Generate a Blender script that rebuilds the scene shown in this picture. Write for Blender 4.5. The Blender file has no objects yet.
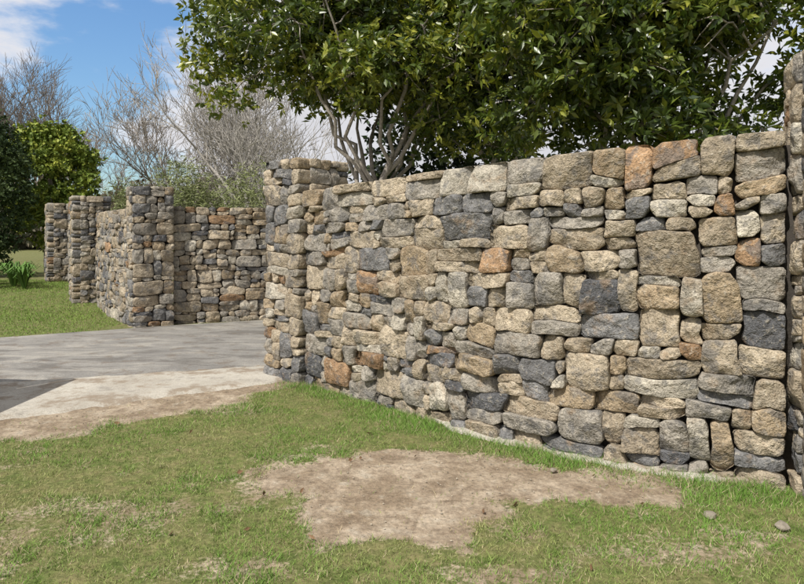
import bpy, math, random, time, bmesh
import numpy as np
from mathutils import Vector
rng=np.random.default_rng(7); random.seed(7)
D=bpy.data; C=bpy.context; scene=C.scene
# ---------------------------------------------------------------- noise
def h2(ix,iy,s):
    n=(ix.astype(np.int64)*374761393+iy.astype(np.int64)*668265263+int(s)*1442695041)&0xffffffff
    n=((n^(n>>13))*1274126177)&0xffffffff
    return ((n^(n>>16))&0xffff)/65535.0
def vn(x,y,s=0):
    x=np.asarray(x,float);y=np.asarray(y,float)
    ix=np.floor(x);iy=np.floor(y);fx=x-ix;fy=y-iy
    fx=fx*fx*(3-2*fx);fy=fy*fy*(3-2*fy)
    a=h2(ix,iy,s);b=h2(ix+1,iy,s);c=h2(ix,iy+1,s);d=h2(ix+1,iy+1,s)
    return (a*(1-fx)+b*fx)*(1-fy)+(c*(1-fx)+d*fx)*fy
def fbm(x,y,s=0,o=4):
    r=0;a=.5;t=0
    for k in range(o):
        r=r+a*vn(x*2**k,y*2**k,s+k*17);t+=a;a*=.5
    return r/t
def sm(a,b,x):
    t=np.clip((x-a)/(b-a),0,1);return t*t*(3-2*t)
# ---------------------------------------------------------------- mesh builder
class MB:
    def __init__(s): s.v=[];s.q=[];s.t=[];s.c=[];s.qm=[];s.tm=[];s.n=0
    def add(s,v,q=None,t=None,c=None,m=0):
        v=np.asarray(v,float).reshape(-1,3); k=len(v)
        s.v.append(v)
        if c is None:c=(1,1,1,1)
        c=np.asarray(c,float)
        if c.ndim==1:c=np.tile(c,(k,1))
        s.c.append(c)
        if q is not None and len(q): q=np.asarray(q).reshape(-1,4)+s.n; s.q.append(q); s.qm.append(np.full(len(q),m))
        if t is not None and len(t): t=np.asarray(t).reshape(-1,3)+s.n; s.t.append(t); s.tm.append(np.full(len(t),m))
        s.n+=k
    def build(s,name,mats,smooth=True,parent=None):
        v=np.concatenate(s.v);c=np.concatenate(s.c)
        q=np.concatenate(s.q) if s.q else np.zeros((0,4),int)
        t=np.concatenate(s.t) if s.t else np.zeros((0,3),int)
        me=D.meshes.new(name)
        me.vertices.add(len(v)); me.vertices.foreach_set('co',v.astype(np.float32).ravel())
        nl=len(q)*4+len(t)*3; me.loops.add(nl)
        me.loops.foreach_set('vertex_index',np.concatenate([q.ravel(),t.ravel()]).astype(np.int32))
        nf=len(q)+len(t); me.polygons.add(nf)
        ls=np.concatenate([np.arange(len(q))*4,len(q)*4+np.arange(len(t))*3]).astype(np.int32)
        me.polygons.foreach_set('loop_start',ls)
        try: me.polygons.foreach_set('loop_total',np.concatenate([np.full(len(q),4),np.full(len(t),3)]).astype(np.int32))
        except Exception: pass
        mi=np.concatenate(([np.concatenate(s.qm)] if s.qm else [])+([np.concatenate(s.tm)] if s.tm else []))
        me.polygons.foreach_set('material_index',mi.astype(np.int32))
        me.polygons.foreach_set('use_smooth',np.full(nf,smooth))
        me.update(calc_edges=True)
        a=me.attributes.new('Col','FLOAT_COLOR','POINT'); a.data.foreach_set('color',c.astype(np.float32).ravel())
        for m in mats: me.materials.append(m)
        ob=D.objects.new(name,me); C.collection.objects.link(ob)
        if parent: ob.parent=parent
        return ob
# ---------------------------------------------------------------- materials
class NT:
    def __init__(s,name):
        s.m=D.materials.new(name); s.m.use_nodes=True; s.t=s.m.node_tree; s.N=s.t.nodes; s.L=s.t.links
        s.b=s.N['Principled BSDF']; s.out=s.N['Material Output']
    def n(s,ty,**k):
        x=s.N.new(ty)
        for a,b in k.items(): setattr(x,a,b)
        return x
    def lk(s,a,b): s.L.new(a,b)
    def noise(s,scale,detail=4,rough=.55,vec=None,w=None,dist=0):
        x=s.n('ShaderNodeTexNoise'); x.inputs['Scale'].default_value=scale;x.inputs['Detail'].default_value=detail
        x.inputs['Roughness'].default_value=rough; x.inputs['Distortion'].default_value=dist
        if vec is None:
            if not hasattr(s,'tc'): s.tc=s.n('ShaderNodeTexCoord')
            vec=s.tc.outputs['Object']
        s.lk(vec,x.inputs['Vector']); return x.outputs['Fac']
    def mr(s,x,a,b,c=0,d=1):
        r=s.n('ShaderNodeMapRange');r.inputs[1].default_value=a;r.inputs[2].default_value=b;r.inputs[3].default_value=c;r.inputs[4].default_value=d
        s.lk(x,r.inputs[0]);return r.outputs[0]
    def mix(s,f,a,b,mode='MIX'):
        x=s.n('ShaderNodeMix',data_type='RGBA',blend_type=mode)
        for inp,val in ((x.inputs[0],f),(x.inputs[6],a),(x.inputs[7],b)):
            if isinstance(val,(int,float)): inp.default_value=val
            elif isinstance(val,tuple): inp.default_value=(*val,1)
            else: s.lk(val,inp)
        return x.outputs[2]
    def math(s,op,a,b=None,c=None):
        x=s.n('ShaderNodeMath',operation=op)
        for i,v in enumerate((a,b,c)):
            if v is None: continue
            if isinstance(v,(int,float)): x.inputs[i].default_value=v
            else: s.lk(v,x.inputs[i])
        return x.outputs[0]
    def val(s,f):
        x=s.n('ShaderNodeCombineColor'); 
        for i in range(3): s.lk(f,x.inputs[i])
        return x.outputs[0]
    def bump(s,h,st=.5,d=.02,prev=None):
        x=s.n('ShaderNodeBump');x.inputs['Strength'].default_value=st;x.inputs['Distance'].default_value=d
        s.lk(h,x.inputs['Height'])
        if prev is not None:s.lk(prev,x.inputs['Normal'])
        return x.outputs['Normal']
    def fin(s,col,rough=.85,nrm=None,spec=.3):
        if isinstance(col,tuple): s.b.inputs['Base Color'].default_value=(*col,1)
        else: s.lk(col,s.b.inputs['Base Color'])
        s.b.inputs['Roughness'].default_value=rough
        s.b.inputs['Specular IOR Level'].default_value=spec
        if nrm is not None: s.lk(nrm,s.b.inputs['Normal'])
        return s.m
def m_stone():
    t=NT('rubble_stone'); at=t.n('ShaderNodeAttribute',attribute_name='Col'); t.tc=t.n('ShaderNodeTexCoord')
    vm=t.n('ShaderNodeVectorMath',operation='MULTIPLY_ADD'); t.lk(t.val(at.outputs['Alpha']),vm.inputs[0]); vm.inputs[1].default_value=(37.,53.,71.); t.lk(t.tc.outputs['Object'],vm.inputs[2]); v=vm.outputs[0]
    n1=t.noise(9,3,.68,vec=v); n3=t.noise(4.2,4,.72,vec=v,dist=.3); n4=t.noise(85,1.5,.7,vec=v); n5=t.noise(24,3,.68,vec=v)
    c=t.mix(1.0,at.outputs['Color'],t.val(t.mr(n1,.3,.72,.62,1.30)),'MULTIPLY')
    c=t.mix(t.mr(n3,.44,.33,0,.5),c,(.30,.205,.12))
    c=t.mix(t.mr(n3,.54,.60,0,.60),c,(.13,.128,.127))
    c=t.mix(t.mr(n5,.56,.68,0,.55),c,(.46,.41,.33))
    c=t.mix(t.mr(n5,.45,.32,0,.60),c,(.10,.09,.078))
    c=t.mix(1.0,c,t.val(t.mr(n4,.3,.7,.72,1.27)),'MULTIPLY')
    h=t.math('MULTIPLY_ADD',n4,.20,n5)
    return t.fin(c,.92,t.bump(h,.9,.030),.2)
def m_plain(name,a,b,scale=8,rough=.9,bs=.4,bd=.02,spec=.2):
    t=NT(name); n=t.noise(scale,6,.6); n2=t.noise(scale*9,4,.6)
    c=t.mix(t.mr(n,.3,.7),a,b); c=t.mix(1.0,c,t.val(t.mr(n2,.3,.7,.8,1.2)),'MULTIPLY')
    return t.fin(c,rough,t.bump(n2,bs,bd),spec)
def m_leaf(name,trans=.3,rough=.4,spec=.45):
    t=NT(name); at=t.n('ShaderNodeAttribute',attribute_name='Col')
    t.fin(at.outputs['Color'],rough,None,spec)
    if trans<=0: return t.m
    tr=t.n('ShaderNodeBsdfTranslucent'); 
    cc=t.mix(1.0,at.outputs['Color'],(1.5,1.6,.6),'MULTIPLY'); t.lk(cc,tr.inputs['Color'])
    mx=t.n('ShaderNodeMixShader'); mx.inputs[0].default_value=trans
    t.lk(t.b.outputs[0],mx.inputs[1]); t.lk(tr.outputs[0],mx.inputs[2]); t.lk(mx.outputs[0],t.out.inputs['Surface'])
    return t.m
def m_attr(name,rough=.9,sc=30):
    t=NT(name); at=t.n('ShaderNodeAttribute',attribute_name='Col'); n=t.noise(sc,2,.6)
    c=t.mix(1.0,at.outputs['Color'],t.val(t.mr(n,.3,.7,.65,1.25)),'MULTIPLY')
    return t.fin(c,rough,None,.2)
STONE=m_stone(); CORE=m_plain('wall_core',(.035,.030,.025),(.07,.06,.05),12)
LEAF=m_leaf('glossy_leaf',.22,.36,.55); FINE=m_leaf('fine_leaf',0,.6,.25); DARK=m_leaf('dark_leaf',0,.4,.45); GRASS=m_leaf('grass_blade',0,.65,.2)
BARK=m_attr('bark')
# ---------------------------------------------------------------- stones
PAL=[((.37,.305,.22),28),((.42,.35,.255),25),((.31,.28,.235),24),((.36,.28,.185),11),((.33,.21,.12),4),((.19,.185,.18),11),((.125,.125,.13),6),((.46,.415,.335),10)]
PW=np.array([p[1] for p in PAL],float);PW/=PW.sum()
PW2=PW*np.array([.8,.8,1.5,.6,.6,1.7,1.5,.6]);PW2/=PW2.sum()
def layout(nu,nv,r):
    s=np.zeros(nu,int); out=[]; j=0; joints=set()
    while j<nv:
        h=int(r.choice([2,3,4,5,6,7],p=[.08,.22,.29,.23,.12,.06])); j1=j+h
        if nv-j1<3: j1=nv
        last=j1>=nv; i=0; nj=set()
        while i<nu:
            run=1
            while i+run<nu and s[i+run]==s[i]: run+=1
            hh=j1-s[i]
            if hh<=0: i+=run;continue
            for _ in range(8):
                mu=max(hh,2.5)*1.10*r.lognormal(.30,.36); w=int(np.clip(round(mu),3,11))
                if run-w<3: w=run if run<=10 else run-4
                if not any((i+w+o) in joints for o in (-1,0,1)): break
            w=max(1,min(w,run))
            top=j1
            if not last:
                q=r.random()
                if q<.09 and w>=5: top=min(j1+int(r.integers(2,4)),nv)
                elif q<.18: top=j1+1
                elif q<.27 and hh>2: top=j1-1
                if nv-top<2: top=j1
            H=top-s[i]
            if H>=4 and r.random()<(.30 if H<6 else .45) and w>=4:
                k=int(r.integers(2,H-1)) if H>4 else 2
                if w>=8 and r.random()<.4:
                    a=w//2; out+= [(i,s[i],a,k),(i+a,s[i],w-a,k)]
                else: out.append((i,s[i],w,k))
                out.append((i,s[i]+k,w,H-k))
            elif H>=4 and w>=7 and r.random()<.16:
                a=w-2; out+=[(i,s[i],a,H),(i+a,s[i],2,H//2),(i+a,s[i]+H//2,2,H-H//2)]
            else: out.append((i,s[i],w,H))
            s[i:i+w]=top; i+=w; nj.add(i)
        joints=nj; j=j1
    return out
def stones(mb,P,L,z0,H,seed,cu=.043,cv=.0345,N=28,depth=.14,thick=.3,pw=None,pr=1.0):
    if pw is None: pw=PW
    r=np.random.default_rng(seed)
    nu=max(4,int(round(L/cu)));cu=L/nu;nv=int(round((H-z0)/cv));cv=(H-z0)/nv
    I,J=np.meshgrid(np.arange(nu+1),np.arange(nv+1))
    U=I*cu;V=J*cv
    e=np.minimum(np.minimum(I,nu-I)/2.5,1)
    U2=U+e*((fbm(U*5,V*5,seed+3,2)-.5)*.09+(r.random(U.shape)-.5)*cu*.60)
    V2=V+((fbm(U*4,V*4,seed+9,2)-.5)*.08+(r.random(U.shape)-.5)*cv*.48)*np.minimum(J/2.0,1)*np.clip((nv-J)/3.,0.12,1)
    rt=[.93,1,1,.993,.972,.92,.78,.52,.26]; rf=[0,0,0,.58,.90,.99,1,1,1]
    nr=len(rt); k=np.arange(N);k2=(k+1)%N
    Q=np.vstack([np.c_[a*N+k,a*N+k2,(a+1)*N+k2,(a+1)*N+k] for a in range(nr-1)])
    T=np.c_[(nr-1)*N+k,(nr-1)*N+k2,np.full(N,nr*N)]
    TT=np.r_[np.repeat(rt,N),0.]; FF=np.r_[np.repeat(rf,N),1.]
    rid=np.r_[np.repeat(np.arange(nr),N),nr]
    for (i,j,w,h) in layout(nu,nv,r):
        idx=[(i,j)]+([(i+w//2,j)] if w>=4 else [])+[(i+w,j)]+([(i+w,j+h//2)] if h>=4 else [])+[(i+w,j+h)]+([(i+w//2,j+h)] if w>=4 else [])+[(i,j+h)]+([(i,j+h//2)] if h>=4 else [])
        p=np.array([(U2[y,x],V2[y,x]) for x,y in idx]); c=p.mean(0)
        iscor=[(x in(i,i+w)) and (y in(j,j+h)) for x,y in idx]
        pp=[];M_=len(p)
        for q_ in range(M_):
            if iscor[q_]:
                a=p[q_-1]-p[q_];b=p[(q_+1)%M_]-p[q_];la=np.linalg.norm(a);lb=np.linalg.norm(b)
                big=r.random()<.24
                ca=min(r.uniform(.03,.08) if big else r.uniform(.003,.018),la*.48);cb=min(r.uniform(.02,.05) if big else r.uniform(.003,.018),lb*.48)
                pp+=[p[q_]+a/la*ca,p[q_]+b/lb*cb]
            else: pp.append(p[q_]+(p[q_]-c)*r.uniform(-.05,.05))
        p=np.array(pp)
        q=np.vstack([p,p[:1]]); d=np.r_[0,np.cumsum(np.hypot(*(np.diff(q,axis=0).T)))]
        s=np.linspace(0,d[-1],N,endpoint=False)
        o=np.c_[np.interp(s,d,q[:,0]),np.interp(s,d,q[:,1])]
        o=(np.roll(o,1,0)+9*o+np.roll(o,-1,0))/11
        c=o.mean(0); rel=o-c; rad=np.hypot(rel[:,0],rel[:,1])
        g=r.uniform(-.002,.003)
        rel=rel*(1-g/rad)[:,None]*(1+(vn(o[:,0]*60,o[:,1]*60,seed)-.5)*.07)[:,None]
        R=rad.mean(); size=math.sqrt(w*cu*h*cv)
        bev=min(.012+.070*size,.026)*r.uniform(.7,1.3); prot=r.uniform(-.018,.026)*pr
        top=(j+h>=nv); dep=thick if top else depth
        tilt=r.normal(0,.12,2)*pr; off=r.random(2)*50
        rr=np.vstack([np.tile(rel,(nr,1)),[[0,0]]])*TT[:,None]; pt=c+rr
        hh=bev*FF
        for _ in range(6):
            a=r.uniform(0,6.28);sl=r.uniform(.3,1.2)*bev/R*2.0;dd=r.uniform(.1,.85)*R
            hh=np.minimum(hh,bev*FF-np.maximum(rr[:,0]*math.cos(a)+rr[:,1]*math.sin(a)-dd,0)*sl)
        hh=hh+prot+rr@tilt+(fbm(pt[:,0]*18+off[0],pt[:,1]*18+off[1],seed,3)-.5)*.034*min(1,size/.10)*FF
        hh=np.where(rid==0,-dep,np.where(rid==1,-dep*.4,np.where(rid==2,-.012+prot*.6,hh)))
        xy,nn=P(pt[:,0])
        col=np.array(PAL[r.choice(len(PAL),p=pw)][0])*r.uniform(.82,1.15)
        mb.add(np.c_[xy+nn*hh[:,None],z0+pt[:,1]],Q,T,(*col,r.random()))
def pathfn(pts,n=200):
    pts=np.array(pts,float)
    if len(pts)>2:
        q=np.vstack([2*pts[0]-pts[1],pts,2*pts[-1]-pts[-2]]);o=[]
        for k in range(1,len(q)-2):
            t=np.linspace(0,1,20,endpoint=False)[:,None]
            a,b,c,d=q[k-1],q[k],q[k+1],q[k+2]
            o.append(.5*((2*b)+(-a+c)*t+(2*a-5*b+4*c-d)*t*t+(-a+3*b-3*c+d)*t**3))
        o=np.vstack(o+[pts[-1:]])
    else: o=np.array([pts[0],(pts[0]+pts[1])/2,pts[1]])
    d=np.r_[0,np.cumsum(np.hypot(*np.diff(o,axis=0).T))]
    tg=np.gradient(o,axis=0);tg/=np.linalg.norm(tg,axis=1)[:,None]
    nm=np.c_[tg[:,1],-tg[:,0]]
    def P(u):
        xy=np.c_[np.interp(u,d,o[:,0]),np.interp(u,d,o[:,1])]
        lo=np.minimum(u,0);hi=np.maximum(u-d[-1],0)
        xy=xy+tg[0]*lo[:,None]+tg[-1]*hi[:,None]
        return xy,np.c_[np.interp(u,d,nm[:,0]),np.interp(u,d,nm[:,1])]
    return P,d[-1]
def core(mb,P,L,z0,H,f=-.045,bk=-.28,ext=0):
    n=max(2,int(L/.15)); u=np.linspace(.02,L-.02+ext,n);xy,nn=P(u)
    a=xy+nn*f;b=xy+nn*bk
    r=[np.c_[a,np.full(n,z0)],np.c_[a,np.full(n,H)],np.c_[b,np.full(n,H)],np.c_[b,np.full(n,z0)]]
    k=np.arange(n-1)
    Q=np.vstack([np.c_[i*n+k,i*n+k+1,((i+1)%4)*n+k+1,((i+1)%4)*n+k] for i in range(4)]+[[[0,n,2*n,3*n]],[[n-1,2*n-1,3*n-1,4*n-1]]])
    mb.add(np.vstack(r),Q,m=1)
def wall(pts,H,seed,z0=-.05,N=28,name='stone_wall',pw=None):
    P,L=pathfn(pts); mb=MB(); stones(mb,P,L,z0,H,seed,N=N,pw=pw,pr=.8); core(mb,P,L,z0,H-.07,f=-.06); return mb.build(name,[STONE,CORE])
def pier(c,ang,W,H,seed,z0=-.05,N=24,W2=None,name='stone_pillar',pw=None):
    W2=W2 or W; mb=MB(); a=np.array([math.cos(ang),math.sin(ang)]);b=np.array([-a[1],a[0]]);c=np.array(c,float)
    A=c-a*W/2-b*W2/2;B=c+a*W/2-b*W2/2;Cc=c+a*W/2+b*W2/2;Dd=c-a*W/2+b*W2/2
    i=.13
    for k,(p,q,ins) in enumerate([(A,B,0),(B,Cc,i),(Cc,Dd,0),(Dd,A,i)]):
        d=(q-p)/np.linalg.norm(q-p); P,L=pathfn([p+d*ins,q-d*ins]); stones(mb,P,L,z0,H,seed+k*31,N=N,depth=.15,thick=.16,pw=pw,pr=.5)
    cc=[c+a*sx*(W/2-.07)+b*sy*(W2/2-.07) for sx,sy in((-1,-1),(1,-1),(1,1),(-1,1))]
    v=[(*p,z) for z in(z0,H-.05) for p in cc]
    mb.add(v,[(0,1,5,4),(1,2,6,5),(2,3,7,6),(3,0,4,7),(4,5,6,7)],m=1)
    return mb.build(name,[STONE,CORE])
main=[(-1.02,6.76),(-.50,6.20),(-.02,5.70),(.50,5.12),(1.01,4.69),(1.60,4.31),(1.92,4.13),(2.36,3.935)]
P,L=pathfn(main); mb=MB(); stones(mb,P,L,-.05,2.11,11,N=36); core(mb,P,L,-.05,2.03,f=-.07,ext=.2)
for arr in mb.v:
    arr[:,2]*=1+.045*(arr[:,0]-.6)/1.8*(arr[:,2]/2.1)
mb.build('stone_wall',[STONE,CORE])
pier((-1.075,7.20),math.radians(-45),.66,2.38,21)
pier((2.79,3.90),math.radians(-22),.70,2.66,31,N=32)
wall([(3.1,3.62),(3.9,3.35),(4.9,3.1)],2.2,41,N=20)
pier((-4.42,11.22),math.radians(33),.66,2.40,51,N=20,pw=PW2)
wall([(-4.05,11.3),(-3.4,11.52),(-2.44,11.9),(-1.2,12.5),(0.2,13.4)],2.07,61,N=20)
wall([(-6.55,13.75),(-5.6,12.3),(-4.85,11.3)],2.04,71,N=18,pw=PW2)
wang=math.atan2(-.83,.55)
pier((-6.93,14.2),wang,.72,2.42,81,N=18,pw=PW2)
wall([(-9.0,17.3),(-8.1,15.9),(-7.2,14.6)],2.04,91,N=18,pw=PW2)
pier((-9.38,17.7),wang,.78,2.44,95,N=18,pw=PW2)
# ---------------------------------------------------------------- ground
near_x=[-30,-10,-4.2,-2.8,-1.58,-.6,3,8];near_y=[2.0,5.2,6.7,7.14,7.57,7.95,10,12.5]
far_x=[-30,-14,-6.1,-4.5,-3.9,-2.4,0,3,8];far_y=[6.0,8.2,9.73,10.72,11.1,11.8,13.2,15,18]
con_x=[-30,-10,-3.37,-2.3,-1.4,-.9];con_y=[-3.5,3.0,5.42,6.12,6.80,7.3]
wP,wL=pathfn(main); wxy,_=wP(np.linspace(0,wL,90))
def walld(x,y):
    sh=x.shape;x=x.ravel();y=y.ravel();d=np.full(x.shape,9.)
    for k in range(0,90,3): d=np.minimum(d,np.hypot(x-wxy[k,0],y-wxy[k,1]))
    return d.reshape(sh)
def dirt(x,y):
    wx=x+(fbm(x*2.2,y*2.2,5,3)-.5)*.60+(fbm(x*9,y*9,25,3)-.5)*.22; wy=y+(fbm(x*2.2,y*2.2,8,3)-.5)*.5+(fbm(x*9,y*9,28,3)-.5)*.20
    def E(cx,cy,rx,ry): return 1-np.hypot((wx-cx)/rx,(wy-cy)/ry)
    m=np.maximum.reduce([E(.0,4.12,.98,.46),E(.78,3.98,.95,.30),E(-.05,3.55,.50,.42),E(1.25,3.88,.42,.2)])
    d=sm(-.24,.20,m)
    ce=np.interp(wx,con_x,con_y); s=ce-wy
    wdt=np.interp(x,[-5,-3,-1.3,-.9,-.5,-.3],[.72,.74,.70,.52,.27,.05])
    d=np.maximum(d,sm(.18,-.16,s-wdt)*(wx<-.25))
    m2=np.maximum.reduce([E(-1.75,3.6,.50,.22),E(1.35,3.15,.65,.16),E(.50,2.95,.45,.13),E(1.9,3.3,.3,.08),E(-.8,2.95,.4,.1)])
    d=np.maximum(d,sm(-.5,.7,m2)*.52)
    n=fbm(x*3,y*3,77,4)
    d=np.maximum(d,sm(.52,.78,n)*.42)
    return d
def gh(x,y):
    g=.32*sm(11,17,y)*sm(-4.8,-8,x)
    return g+(fbm(x*6,y*6,3,3)-1)*.012
def axis(a,b,st,lo,hi):
    f=np.arange(a,b,st); l=a-np.geomspace(st*2,a-lo,40)[::-1]; r=b+np.geomspace(st*2,hi-b,40); return np.r_[l,f,r]
xs=axis(-6.5,4,.035,-400,400);ys=axis(1.8,8,.035,-400,900)
X,Y=np.meshgrid(xs,ys)
Z=gh(X,Y); M=dirt(X,Y)
inn=(X>-6.5)&(X<4)&(Y>1.8)&(Y<8); M=np.where(inn|((Y<8)&(X<-6)),M,0.15)
Z=Z-np.where(inn,M*.004,0)+np.where(inn,(fbm(X*25,Y*25,6,3)-.5)*.012,0)
Z=np.where((Y>7)&(Y<13)|(Y<np.interp(X,near_x,near_y)+1)&(X<-1),np.minimum(Z,.001),Z)
nx,ny=len(xs),len(ys)
ii=(np.arange(ny-1)[:,None]*nx+np.arange(nx-1)[None,:]).ravel()
mb=MB();mb.add(np.c_[X.ravel(),Y.ravel(),Z.ravel()],np.c_[ii,ii+1,ii+nx+1,ii+nx],c=np.c_[M.ravel(),M.ravel(),M.ravel(),np.ones(M.size)])
t=NT('lawn_and_dirt'); at=t.n('ShaderNodeAttribute',attribute_name='Col')
n1=t.noise(2.2,4,.6);n2=t.noise(35,4,.7);n3=t.noise(160,2,.6);n4=t.noise(7,5,.65)
soil=t.mix(t.mr(n1,.38,.62),(.25,.19,.128),(.39,.315,.23)); soil=t.mix(t.mr(n4,.48,.62,0,.7),soil,(.185,.135,.09)); soil=t.mix(t.mr(n4,.43,.34,0,.5),soil,(.43,.38,.30))
soil=t.mix(1.0,soil,t.val(t.mr(n2,.3,.7,.62,1.3)),'MULTIPLY'); soil=t.mix(t.mr(n3,.60,.7,0,.5),soil,(.44,.40,.33))
gr=t.mix(t.mr(n4,.35,.65),(.10,.13,.035),(.20,.18,.08)); gr=t.mix(1.0,gr,t.val(t.mr(n2,.3,.7,.55,1.35)),'MULTIPLY')
f=t.math('ADD',at.outputs['Fac'],t.mr(n2,.3,.7,-.35,.35))
col=t.mix(t.mr(f,.25,.6),gr,soil)
mb.build('ground',[t.fin(col,.95,t.bump(t.math('MULTIPLY_ADD',n3,.3,n2),.8,.014),.15)])
def sheet(name,x0,x1,fl,fh,z,mat,wob=.04,st=.04,rows=30):
    x=np.arange(x0,x1,st);lo=fl(x)+(fbm(x*3,x*0,4,5)-.5)*wob*3;hi=fh(x)+(fbm(x*3,x*0+9,14,5)-.5)*wob*2
    t=np.r_[0,.02,.05,np.linspace(.09,1,rows-3)][:,None];XX=np.tile(x,(rows,1));YY=lo*(1-t)+hi*t
    ZZ=z+(fbm(XX*2,YY*2,2,2)-.5)*.002-np.clip(1-t/.09,0,1)*.035
    n=len(x);i=(np.arange(rows-1)[:,None]*n+np.arange(n-1)).ravel()
    m=MB();m.add(np.c_[XX.ravel(),YY.ravel(),ZZ.ravel()],np.c_[i,i+1,i+n+1,i+n]);return m.build(name,[mat])
t=NT('old_asphalt');a=t.noise(1.1,4,.6);b_=t.noise(120,2,.7);c_=t.noise(3.5,5,.7);mp=t.n('ShaderNodeMapping');mp.inputs['Scale'].default_value=(.7,1.9,1);mp.inputs['Rotation'].default_value=(0,0,-.35);t.lk(t.tc.outputs['Object'],mp.inputs[0]);st=t.noise(1.3,6,.72,vec=mp.outputs[0],dist=.5)
col=t.mix(t.mr(a,.35,.65),(.195,.185,.17),(.265,.25,.225));col=t.mix(t.mr(st,.51,.60,0,.65),col,(.36,.335,.29));col=t.mix(t.mr(st,.47,.40,0,.65),col,(.11,.10,.088));col=t.mix(t.mr(c_,.54,.64,0,.65),col,(.15,.118,.088));col=t.mix(1.0,col,t.val(t.mr(b_,.3,.7,.62,1.38)),'MULTIPLY')
sheet('driveway',-30,8,lambda x:np.interp(x,near_x,near_y)-.08,lambda x:np.interp(x,far_x,far_y),.007,t.fin(col,.9,t.bump(b_,.5,.006),.25))
t=NT('worn_concrete');a=t.noise(1.6,5,.65);b_=t.noise(90,3,.7);c_=t.noise(2.4,7,.75)
col=t.mix(t.mr(a,.35,.65),(.36,.325,.27),(.48,.445,.38));col=t.mix(t.mr(c_,.50,.60,0,.8),col,(.24,.185,.13));col=t.mix(t.mr(c_,.44,.37,0,.55),col,(.21,.19,.165));col=t.mix(1.0,col,t.val(t.mr(b_,.3,.7,.72,1.22)),'MULTIPLY')
CONC=t.fin(col,.9,t.bump(b_,.4,.004),.25)
sheet('concrete_apron',-30,-.95,lambda x:np.interp(x,con_x,con_y),lambda x:np.interp(x,near_x,near_y)+.02,.013,CONC,.10)
P,L=pathfn(main);u=np.linspace(1.9,4.25,120);xy,nn=P(u);e=sm(0,.3,u-1.9)*sm(0,.35,4.25-u)
wd=(.02+.11*fbm(u*6,u*0,31,4)+.02*sm(2.6,3.4,u))*e
m=MB();rr=[];
for k,(f,z) in enumerate([(-.06,.020),(.3,.018),(.8,.008),(1.0,-.02)]):
    o=np.where(f<0,f,wd*f);p=xy+nn*o[:,None];rr.append(np.c_[p,z+(fbm(u*9,u*0+k,3,3)-.5)*.024])
i=np.arange(119);m.add(np.vstack(rr),np.vstack([np.c_[k*120+i,k*120+i+1,(k+1)*120+i+1,(k+1)*120+i] for k in range(3)]));m.build('concrete_footing',[CONC])
# ---------------------------------------------------------------- grass blades
def blades(name,x,y,hgt,wid,col,lean=.6):
    n=len(x);a=rng.random(n)*6.283;z=gh(x,y)-.006
    dx,dy=np.cos(a),np.sin(a);l=rng.random(n)*lean*hgt; b=rng.random(n)*6.283
    p0=np.c_[x-dx*wid/2,y-dy*wid/2,z];p1=np.c_[x+dx*wid/2,y+dy*wid/2,z]
    p2=np.c_[x+np.cos(b)*l,y+np.sin(b)*l,z+hgt*(1-.3*rng.random(n))]
    V=np.stack([p0,p1,p2],1).reshape(-1,3);m=MB()
    c=np.repeat(np.c_[col,np.ones(n)],3,0);m.add(V,t=np.arange(3*n).reshape(-1,3),c=c);return m.build(name,[GRASS],smooth=False)
n=520000;y=rng.uniform(2.2,7.0,n);x=rng.uniform(-1,1,n)*(y*.68+.2)
pk=rng.random(n)<(.35+.65*y/7); x,y=x[pk],y[pk];n=len(x)
Mx=dirt(x,y);wd_=walld(x,y)
front=(y<np.interp(x,wxy[:,0],wxy[:,1],left=99,right=3.85)-.03)
front&=~((x<-.95)&(y>np.interp(x,con_x,con_y)-.05))
strip=sm(.50,.08,wd_)*sm(.32,.55,fbm(x*2.5,y*2.5,55,3)+.15)
lush=sm(.42,.62,fbm(x*1.5,y*1.5,99,3))
edge=sm(.02,.3,Mx)*sm(.85,.4,Mx)*sm(.4,.6,fbm(x*4,y*4,63,3))
cl=fbm(x*14,y*14,141,2)
den=np.clip((1-Mx)**1.2*(.22+1.0*fbm(x*5,y*5,41,3))*(.45+1.1*cl)+strip*.6+edge*.35*(cl>.5)+.01,0,1)
foot=(wd_<.07)&(x>.35)&(x<2.0)
k=front&(rng.random(n)<den)&~(foot&(rng.random(n)<.6));x,y,Mx,strip,lush,edge,cl=x[k],y[k],Mx[k],strip[k],lush[k],edge[k],cl[k];n=len(x)
hg=rng.uniform(.010,.028,n)*(.7+.6*cl+strip*1.5+lush*.5+edge*.8)
g1=np.array([.175,.25,.055]);g2=np.array([.32,.31,.125]);g3=np.array([.12,.235,.035]);br=np.array([.40,.33,.20])
dry=np.clip(fbm(x*2,y*2,123,4)*2.0-.66+rng.normal(0,.22,n)-strip*.6-lush*.35-edge*.3,0,1)[:,None]
col=g1*(1-dry)+g2*dry;s_=np.clip(strip+lush*.6+edge*.8,0,1)[:,None]*.75;col=col*(1-s_)+g3*s_*1.15
kb=(rng.random(n)<.12+.2*Mx)[:,None];col=np.where(kb,br,col)*rng.uniform(.65,1.3,n)[:,None]
blades('grass',x,y,hg,rng.uniform(.003,.0055,n),col,1.3)
n=100000;x=rng.uniform(-12,-4,n);y=rng.uniform(8.3,18,n)
k=(y>np.interp(x,far_x,far_y)+.04+.1*(vn(x*5,y*5)-.5));wx=np.interp(y,[11.3,13.9,17.3],[-4.95,-6.6,-9.1]);k&=(x<wx)
x,y=x[k],y[k];n=len(x);q=fbm(x*2,y*2,12,3)[:,None]
col=(np.array([.13,.235,.035])*(1-q)+np.array([.23,.31,.07])*q)*rng.uniform(.7,1.3,n)[:,None]
blades('lawn_grass',x,y,rng.uniform(.02,.05,n),rng.uniform(.008,.014,n),col,.9)
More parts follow.
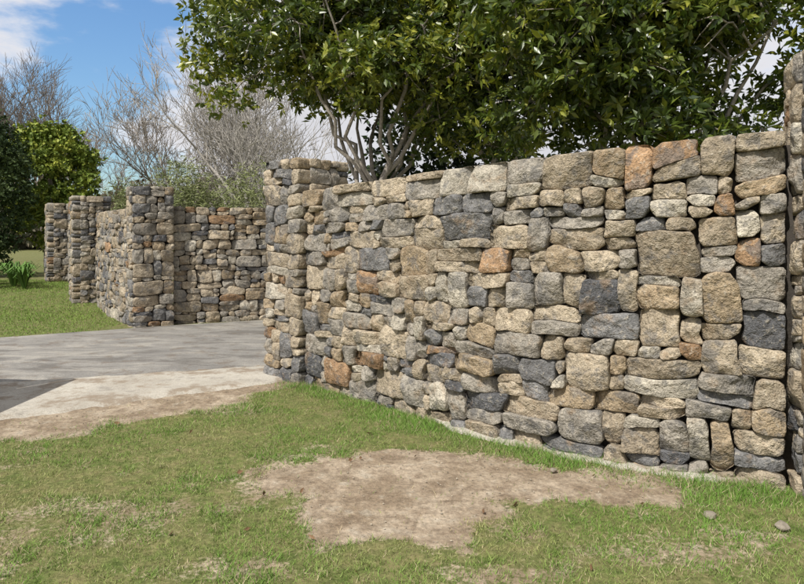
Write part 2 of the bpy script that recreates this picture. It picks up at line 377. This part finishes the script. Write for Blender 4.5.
# ---------------------------------------------------------------- tubes, leaves
def tube(mb,pts,rad,sides=5,col=(.3,.27,.23)):
    pts=np.asarray(pts,float);n=len(pts);rad=np.asarray(rad,float)
    tg=np.empty_like(pts);tg[1:-1]=pts[2:]-pts[:-2];tg[0]=pts[1]-pts[0];tg[-1]=pts[-1]-pts[-2];tg/=np.sqrt((tg*tg).sum(1))[:,None]+1e-9
    up=(.31,.17,.93) if abs(tg[0,2])<.9 else (1.,.1,0)
    s=np.stack([tg[:,1]*up[2]-tg[:,2]*up[1],tg[:,2]*up[0]-tg[:,0]*up[2],tg[:,0]*up[1]-tg[:,1]*up[0]],1);s/=np.sqrt((s*s).sum(1))[:,None]+1e-9
    w=np.stack([tg[:,1]*s[:,2]-tg[:,2]*s[:,1],tg[:,2]*s[:,0]-tg[:,0]*s[:,2],tg[:,0]*s[:,1]-tg[:,1]*s[:,0]],1)
    a=np.arange(sides)/sides*2*math.pi
    V=(pts[:,None]+rad[:,None,None]*(np.cos(a)[None,:,None]*s[:,None]+np.sin(a)[None,:,None]*w[:,None])).reshape(-1,3)
    key=(n,sides)
    if key not in tube.c:
        k=np.arange(sides);k2=(k+1)%sides
        tube.c[key]=np.vstack([np.c_[i*sides+k,i*sides+k2,(i+1)*sides+k2,(i+1)*sides+k] for i in range(n-1)])
    mb.add(V,tube.c[key],c=(*col,1))
tube.c={}
def leaves(mb,pos,axis_,L,W,col,m=0,fold=.18,droop=.15):
    n=len(pos);axis_=axis_/(np.linalg.norm(axis_,axis=1)[:,None]+1e-9)
    r=rng.normal(size=(n,3));r[:,2]*=.4;s=np.cross(axis_,r);s/=np.linalg.norm(s,axis=1)[:,None]+1e-9
    nn=np.cross(s,axis_);nn*=np.sign(nn[:,2:3]+1e-6)
    L=L[:,None];W=W[:,None]
    V=np.stack([pos,pos+axis_*L*.5-nn*W*fold,pos+axis_*L*.45+s*W*.5,pos+axis_*L*.45-s*W*.5,pos+axis_*L-nn*L*droop],1).reshape(-1,3)
    b=np.arange(n)[:,None]*5
    T=np.vstack([b+[0,1,2],b+[0,3,1],b+[1,4,2],b+[1,3,4]])
    mb.add(V,t=T,c=np.repeat(np.c_[col,np.ones(n)],5,0),m=m)
def crown(mb,blobs,ncl,nl,L0,W0,pal,rise=.5,m=1,shell=.45,tb=0):
    for (bx,by,bz,br) in blobs:
        k=int(ncl*(br/.6)**2);d=rng.normal(size=(k,3));d/=np.linalg.norm(d,axis=1)[:,None]
        keep=(d[:,2]>-.55)|(rng.random(k)<.5);d=d[keep];k=len(d)
        rr=br*(shell+(1-shell)*rng.random(k)**.6)*(1+.25*rng.normal(size=k))
        p=np.array([bx,by,bz])+d*rr[:,None]*[1,1,.8]
        ax=d+[0,0,rise]+rng.normal(0,.25,(k,3));ax/=np.linalg.norm(ax,axis=1)[:,None]
        P_=np.repeat(p,nl,0);A=np.repeat(ax,nl,0);rd=rng.normal(size=(k*nl,3))
        rd-=A*(rd*A).sum(1)[:,None];rd/=np.linalg.norm(rd,axis=1)[:,None]
        dr=A*rng.uniform(.1,.9,(k*nl,1))+rd
        P_=P_+A*rng.uniform(-.05,.03,(k*nl,1))*L0/.1
        tone=rng.random(k)*.5+ .5*rng.random()+tb;tone=np.repeat(tone,nl)+rng.normal(0,.14,k*nl)
        tone=np.clip(tone,0,1)[:,None]
        c=np.where(tone<.5,pal[0]*(1-tone*2)+pal[1]*tone*2,pal[1]*(2-tone*2)+pal[2]*(tone*2-1))
        leaves(mb,P_,dr,rng.uniform(.6,1.25,k*nl)*L0,rng.uniform(.7,1.2,k*nl)*W0,c,m=m)
PALG=[np.array(a) for a in((.028,.052,.012),(.10,.14,.022),(.33,.33,.045))]
PALD=[np.array(a) for a in((.015,.03,.01),(.03,.055,.014),(.07,.10,.025))]
def curve(a,b,sag,n=7,j=.05):
    t=np.linspace(0,1,n)[:,None];a=np.array(a);b=np.array(b);L=np.linalg.norm(b-a)
    p=a*(1-t)+b*t+np.array([0,0,1])*sag*L*np.sin(t*math.pi); p[1:-1]+=rng.normal(0,j*L*.35,(n-2,3)); return p
def evergreen(name,base,fork,cen,rad,nb,br,ncl,nl,L0,W0,pal,nlimb=8,colb=(.36,.32,.27),r0=.11,cut=None,extra=(),mat=None):
    mb=MB();base=np.array(base,float);fork=np.array(fork,float)
    tube(mb,curve(base,fork,0,6,.03),np.linspace(r0*1.4,r0,6),9,colb)
    blobs=[tuple(e) for e in extra];cen=np.array(cen);rad=np.array(rad);nb+=len(blobs)
    while len(blobs)<nb:
        d=rng.normal(size=3);d/=np.linalg.norm(d);rr=rng.random()**.45
        p=cen+d*rad*rr
        if cut is not None and cut(p): continue
        blobs.append((*p,rng.uniform(*br)))
    B=np.array(blobs);nodes=[]
    for k in range(nlimb):
        a=k/nlimb*6.283+rng.uniform(-.3,.3);e=cen+rad*np.array([math.cos(a)*.62,math.sin(a)*.62,rng.uniform(-.45,.3)])
        p=curve(fork,e,rng.uniform(-.02,.12),9,.07);tube(mb,p,np.linspace(r0*.55,r0*.18,9),7,colb);nodes+=list(p[2:])
    nodes=np.array(nodes)
    for b in B:
        d=np.linalg.norm(nodes-b[:3],axis=1);nd=nodes[np.argmin(d)]
        p=curve(nd,b[:3],.05,6,.08);tube(mb,p,np.linspace(r0*.2,.010,6),5,colb)
        for q in range(4):
            dd=rng.normal(size=3);dd/=np.linalg.norm(dd);tube(mb,curve(p[rng.integers(2,6)],b[:3]+dd*b[3]*.9,.03,4,.08),np.linspace(.012,.004,4),3,colb)
    crown(mb,blobs,ncl,nl,L0,W0,pal)
    return mb.build(name,[BARK,mat or LEAF],smooth=True)
ex=[(.5,10.9,3.25,.5),(1.0,10.8,3.05,.5),(1.5,10.9,3.1,.55),(2.0,10.8,3.2,.5),(.9,11.4,3.6,.6),(-2.9,10.8,3.9,.5),(-3.2,10.9,4.5,.5),(-3.2,10.8,5.2,.5)]
evergreen('evergreen_tree',(-.4,10.6,0),(-.45,10.6,1.9),(-.45,10.8,5.0),(2.95,1.9,1.9),120,(.40,.72),78,8,.14,.058,PALG,nlimb=12,r0=.08,
  cut=lambda p:p[2]<3.35+.5*max(0,-abs(p[0]+1.3)+.9),extra=ex)
ex=[(x_,8.0+rng.uniform(-.4,.9),z_+rng.uniform(-.15,.15),.5) for x_,z_ in((1.5,3.3),(1.9,2.95),(2.4,2.85),(3.0,2.85),(3.5,2.75),(3.9,2.75),(4.4,2.7),(5,2.8),(1.3,3.9),(1.2,4.5),(1.3,5.1),(2.2,3.5),(3.1,3.3),(4.1,3.2))]
evergreen('evergreen_tree',(3.3,8.6,0),(3.2,8.6,1.7),(3.5,8.2,4.5),(2.7,1.3,2.0),110,(.36,.66),80,8,.145,.056,PALG,nlimb=10,r0=.08,cut=lambda p:p[2]<2.9,extra=ex)
evergreen('evergreen_tree',(2.0,12.6,0),(2.0,12.6,2.4),(2.0,12.8,5.7),(3.2,1.2,2.0),52,(.6,.9),42,7,.20,.10,PALD,nlimb=6,r0=.1,mat=DARK)
mb=MB();bl=[(x_,13.8+rng.uniform(-.6,.6),z_*1.0,rng.uniform(.55,.8)) for x_ in np.arange(-.3,9,.7) for z_ in np.arange(.8,(4.2 if x_<2.8 else 2.8)+.5*math.sin(x_*1.7),.75)]
crown(mb,bl,36,7,.18,.09,PALD,m=0);mb.build('hedge',[DARK])
PALY=[np.array(a) for a in((.06,.10,.015),(.17,.23,.033),(.33,.35,.055))]
mb=MB();bl=[]
for k in range(100):
    d=rng.normal(size=3);d/=np.linalg.norm(d);q=rng.uniform(.75,1);bl.append((-12.1+d[0]*1.5*q,22+d[1]*1.2*q,3.3+d[2]*2.1*q,rng.uniform(.35,.5)))
crown(mb,bl,90,6,.15,.09,PALY,m=1);tube(mb,curve((-12.1,22,0),(-12.1,22,3.5),0,6,.02),np.linspace(.18,.08,6),8);mb.build('round_shrub',[BARK,FINE])
mb=MB();bl=[]
for k in range(90):
    d=rng.normal(size=3);d/=np.linalg.norm(d);bl.append((-12.65+d[0]*1.15,19.2+d[1]*1.0,2.8+d[2]*2.25,rng.uniform(.35,.5)))
crown(mb,bl,80,6,.13,.06,PALD,m=1);tube(mb,curve((-12.65,19.2,0),(-12.65,19.2,2.6),0,6,.02),np.linspace(.18,.08,6),8);mb.build('conifer_shrub',[BARK,FINE])
PALF=[np.array(a) for a in((.12,.14,.05),(.20,.23,.085),(.30,.32,.14))]
mb=MB();bl=[(x_,17+rng.uniform(-.5,.5),z_,rng.uniform(.4,.6)) for x_ in np.arange(-7.4,-3.6,.35) for z_ in np.arange(.8,3.0+.3*math.sin(x_*3),.4)]
crown(mb,bl,95,5,.16,.022,PALF,m=0,rise=1.4);mb.build('feathery_shrub',[FINE])
mb=MB()
for (cx,cy) in((-9.7,16.0),(-9.2,15.6),(-10.2,15.6),(-9.9,16.6),(-10.6,16.4),(-10.7,15.9),(-11.2,17)):
    for k in range(60):
        a=rng.random()*6.28;l=rng.uniform(.5,.95);o=rng.uniform(.15,.6);z=.2
        p=np.array([[cx,cy,z],[cx+math.cos(a)*o*.4*l,cy+math.sin(a)*o*.4*l,z+l*.55],[cx+math.cos(a)*o*l,cy+math.sin(a)*o*l,z+l*.75],[cx+math.cos(a)*o*1.5*l,cy+math.sin(a)*o*1.5*l,z+l*.6]])
        s=np.array([-math.sin(a),math.cos(a),0]);w=np.array([.02,.022,.017,.002])[:,None]
        mb.add(np.vstack([p-s*w,p+s*w]),[(0,1,5,4),(1,2,6,5),(2,3,7,6)],c=(*(np.array([.09,.17,.035])*rng.uniform(.6,1.5)),1))
mb.build('strappy_plant',[FINE])
def bare(name,base,h,spread,depth,kids,col,r0,seed,up=.25,maxn=9000,lean=0):
    r=np.random.default_rng(seed);mb=MB();cnt=[0]
    from collections import deque
    qd=deque()
    for s in range(3): qd.append((np.array(base,float),np.array([lean+r.normal(0,.22),r.normal(0,.2),1.]),h*.28,r0,depth))
    while qd and cnt[0]<maxn:
        p,dd,l,rad,dep=qd.popleft(); cnt[0]+=1;n=5 if dep>2 else 4;pts=[p];rn=r.normal(0,.13,(n,3))
        for k in range(n-1):
            dd=dd+rn[k]; dd[2]+=up*.15;dd=dd/math.sqrt(dd@dd);pts.append(pts[-1]+dd*l/(n-1))
        tube(mb,pts,np.linspace(rad,rad*.55,n),6 if dep>4 else 3,tuple(np.array(col)*r.uniform(.8,1.2)))
        if dep==0:continue
        for k in range(kids+(1 if r.random()<.4 else 0)):
            q=pts[-1] if k==0 else pts[r.integers(1,n)]
            a=r.normal(size=3);a-=dd*(a@dd);a/=math.sqrt(a@a)+1e-9
            nd=dd+a*spread*r.uniform(.5,1.2)*(0.5 if k==0 else 1)+np.array([0,0,up*.5]);nd/=math.sqrt(nd@nd)
            qd.append((np.array(q),nd,l*r.uniform(.62,.85),max(rad*.58,.010),dep-1))
    return mb.build(name,[BARK])
bare('bare_tree',(-6.0,24,0),10.5,.75,6,3,(.42,.39,.35),.12,3,maxn=9000)
bare('bare_tree',(-8.2,26,0),8.6,.8,6,3,(.36,.32,.28),.10,4,maxn=6000)
bare('bare_tree',(-18.0,33,0),12.5,.7,6,3,(.20,.17,.145),.16,5,maxn=4500)
bare('bare_tree',(-14.5,30,0),8,.8,5,3,(.26,.20,.16),.09,6,maxn=2000)
mb=MB();bl=[(x_,60+rng.uniform(-4,4),rng.uniform(.5,5.0),rng.uniform(1.3,2.4)) for x_ in np.arange(-70,70,1.0)]
crown(mb,bl,10,7,.6,.35,[np.array(a) for a in((.05,.055,.03),(.09,.09,.05),(.14,.12,.08))],m=0);mb.build('distant_trees',[FINE])
# ---------------------------------------------------------------- litter
ROCK=m_plain('loose_rock',(.2,.17,.13),(.33,.29,.23),20)
def rock(x,y,s,sd):
    bm=bmesh.new();bmesh.ops.create_icosphere(bm,subdivisions=3,radius=s);r=np.random.default_rng(sd);pl=r.normal(size=(9,3));pl/=np.linalg.norm(pl,axis=1)[:,None]
    for v in bm.verts:
        c=np.array(v.co)
        for q in pl:
            dd=c@q-s*.72
            if dd>0:c=c-q*dd*.9
        v.co=Vector(c*[1.3,1,.6])
    me=D.meshes.new('rock');bm.to_mesh(me);bm.free();me.materials.append(ROCK);o=D.objects.new('rock',me);C.collection.objects.link(o);o.location=(x,y,s*.3);o.rotation_euler[2]=r.random()*6
rock(1.70,3.53,.035,1);rock(2.02,3.40,.04,2);rock(1.0,4.22,.022,3)
mb=MB();n=26
lx=rng.uniform(-2.5,2.2,n);ly=rng.uniform(2.9,5.3,n);lx[:12]=[-.37,.70,.86,-.3,.45,1.4,-1.2,-2,-1.6,.1,1.25,1.0];ly[:12]=[4.4,4.62,4.35,4.45,3.6,3.7,3.3,3.0,4.6,4.5,4.15,4.7]
ok=ly<np.interp(lx,wxy[:,0],wxy[:,1],left=9)-.1;lx,ly=lx[ok],ly[ok];n=len(lx)
a=rng.random(n)*6.28
leaves(mb,np.c_[lx,ly,np.full(n,.008)],np.c_[np.cos(a),np.sin(a),rng.uniform(0,.25,n)],rng.uniform(.025,.07,n),rng.uniform(.014,.034,n),np.array([.17,.10,.055])*rng.uniform(.6,1.6,(n,1)),droop=-.1);mb.build('fallen_leaves',[FINE])
mb=MB();n=2600;x=rng.uniform(-3.5,2.2,n);y=rng.uniform(2.8,6.6,n);k=(dirt(x,y)>.55)&(y<np.interp(x,wxy[:,0],wxy[:,1],left=99)-.1)&(y<np.interp(x,con_x,con_y)+.1);x,y=x[k],y[k]
oc=np.array([(1,0,0),(0,1,0),(-1,0,0),(0,-1,0),(0,0,1),(0,0,-1)],float);ot=np.array([(0,1,4),(1,2,4),(2,3,4),(3,0,4),(1,0,5),(2,1,5),(3,2,5),(0,3,5)])
for a,b in zip(x,y):
    s=rng.uniform(.002,.007);mb.add(oc*rng.uniform(.6,1.4,(6,1))*s*[1,1,.7]+[a,b,-.003],t=ot,c=(*(np.array([.3,.26,.2])*rng.uniform(.6,1.5)),1))
mb.build('pebbles',[BARK],smooth=False)
# ---------------------------------------------------------------- made-up trailer, added out of view at left to cast the apron shadow
emp=D.objects.new('added_shadow_trailer',None);C.collection.objects.link(emp)
MET=m_plain('painted_steel',(.07,.08,.09),(.10,.11,.12),5,.5,.1,.002,.5);RUB=m_plain('tyre_rubber',(.02,.02,.02),(.03,.03,.03),20);GAL=m_plain('galvanised',(.4,.41,.42),(.5,.51,.52),10,.45,.1,.002,.5)
def box(nm,c,s,mat):
    bm=bmesh.new();bmesh.ops.create_cube(bm,size=1);bmesh.ops.scale(bm,vec=s,verts=bm.verts);bmesh.ops.bevel(bm,geom=bm.edges[:],offset=min(s)*.2,segments=2,affect='EDGES')
    me=D.meshes.new(nm);bm.to_mesh(me);bm.free();me.materials.append(mat);o=D.objects.new(nm,me);C.collection.objects.link(o);o.location=c;o.parent=emp
tx,ty=-4.78,5.0
box('deck',(tx,ty,.52),(1.3,2.3,.05),MET)
box('side_panel_right',(tx+.66,ty,.90),(.03,2.3,.78),MET);box('side_panel_left',(tx-.66,ty,.90),(.03,2.3,.78),MET)
box('tailgate',(tx,ty+1.16,.90),(1.28,.03,.78),MET);box('headboard',(tx,ty-1.16,.90),(1.28,.03,.78),MET)
box('drawbar',(tx,ty-1.7,.45),(.08,1.2,.08),GAL);box('axle',(tx,ty-.25,.33),(1.5,.06,.06),GAL)
for sx in(-1,1):
    box('mudguard',(tx+sx*.80,ty-.25,.66),(.22,.8,.03),GAL)
    bm=bmesh.new();bmesh.ops.create_cone(bm,cap_ends=True,segments=32,radius1=.3,radius2=.3,depth=.18);bmesh.ops.bevel(bm,geom=[e for e in bm.edges if len(e.link_faces)==2 and e.calc_face_angle()>1],offset=.04,segments=3,affect='EDGES')
    me=D.meshes.new('wheel');bm.to_mesh(me);bm.free();me.materials.append(RUB);o=D.objects.new('wheel',me);C.collection.objects.link(o);o.location=(tx+sx*.80,ty-.25,.3);o.rotation_euler=(0,math.pi/2,0);o.parent=emp
# ---------------------------------------------------------------- light
el=math.radians(53);az=(-.64,-.768)
S=Vector((az[0]*math.cos(el),az[1]*math.cos(el),math.sin(el)))
l=D.lights.new('sun','SUN');l.energy=5.0;l.angle=math.radians(.5);l.color=(1,.965,.90);o=D.objects.new('sun',l);C.collection.objects.link(o);o.rotation_euler=(-S).to_track_quat('-Z','Y').to_euler()
w=D.worlds.new('World');scene.world=w;w.use_nodes=True;nt=w.node_tree;N=nt.nodes;Lk=nt.links;bg=N['Background']
sky=N.new('ShaderNodeTexSky');sky.sky_type='NISHITA';sky.sun_disc=False;sky.sun_elevation=el;sky.sun_rotation=math.radians(219);sky.ozone_density=3;sky.air_density=1.6;sky.dust_density=.3
bg.inputs['Strength'].default_value=.085
tc=N.new('ShaderNodeTexCoord');mp=N.new('ShaderNodeMapping');mp.inputs['Scale'].default_value=(1,1,2.4);mp.inputs['Location'].default_value=(.35,.2,.1);Lk.new(tc.outputs['Generated'],mp.inputs[0])
nz=N.new('ShaderNodeTexNoise');nz.inputs['Scale'].default_value=3.0;nz.inputs['Detail'].default_value=8;nz.inputs['Roughness'].default_value=.58;Lk.new(mp.outputs[0],nz.inputs['Vector'])
dp=N.new('ShaderNodeVectorMath');dp.operation='DISTANCE';dp.inputs[1].default_value=(-.42,.88,.21);Lk.new(tc.outputs['Generated'],dp.inputs[0])
g=N.new('ShaderNodeMapRange');g.inputs[1].default_value=.04;g.inputs[2].default_value=.22;g.inputs[3].default_value=-.22;g.inputs[4].default_value=.12;Lk.new(dp.outputs['Value'],g.inputs[0])
ad=N.new('ShaderNodeMath');ad.operation='ADD';Lk.new(nz.outputs['Fac'],ad.inputs[0]);Lk.new(g.outputs[0],ad.inputs[1])
r=N.new('ShaderNodeMapRange');r.interpolation_type='SMOOTHSTEP';r.inputs[1].default_value=.43;r.inputs[2].default_value=.57;Lk.new(ad.outputs[0],r.inputs[0])
cr=N.new('ShaderNodeMapRange');cr.inputs[1].default_value=.5;cr.inputs[2].default_value=.8;cr.inputs[3].default_value=10.0;cr.inputs[4].default_value=6.6;Lk.new(ad.outputs[0],cr.inputs[0])
cc=N.new('ShaderNodeCombineColor');cm=N.new('ShaderNodeMath');cm.operation='MULTIPLY';cm.inputs[1].default_value=1.05;Lk.new(cr.outputs[0],cm.inputs[0])
Lk.new(cr.outputs[0],cc.inputs[0]);Lk.new(cr.outputs[0],cc.inputs[1]);Lk.new(cm.outputs[0],cc.inputs[2])
sb=N.new('ShaderNodeMix');sb.data_type='RGBA';sb.blend_type='MULTIPLY';sb.inputs[0].default_value=1;sb.inputs[7].default_value=(1.0,1.3,1.7,1);Lk.new(sky.outputs[0],sb.inputs[6])
mx=N.new('ShaderNodeMix');mx.data_type='RGBA';Lk.new(r.outputs[0],mx.inputs[0]);Lk.new(sb.outputs[2],mx.inputs[6]);Lk.new(cc.outputs[0],mx.inputs[7]);Lk.new(mx.outputs[2],bg.inputs['Color'])
cam=D.cameras.new('camera');co=D.objects.new('camera',cam);C.collection.objects.link(co);co.location=(0,0,1.55);co.rotation_euler=(math.pi/2,0,0)
cam.sensor_width=36;cam.lens=28.66;cam.shift_y=-.0697;cam.clip_end=3000;scene.camera=co
scene.view_settings.view_transform='Standard';scene.view_settings.look='None';scene.view_settings.exposure=0
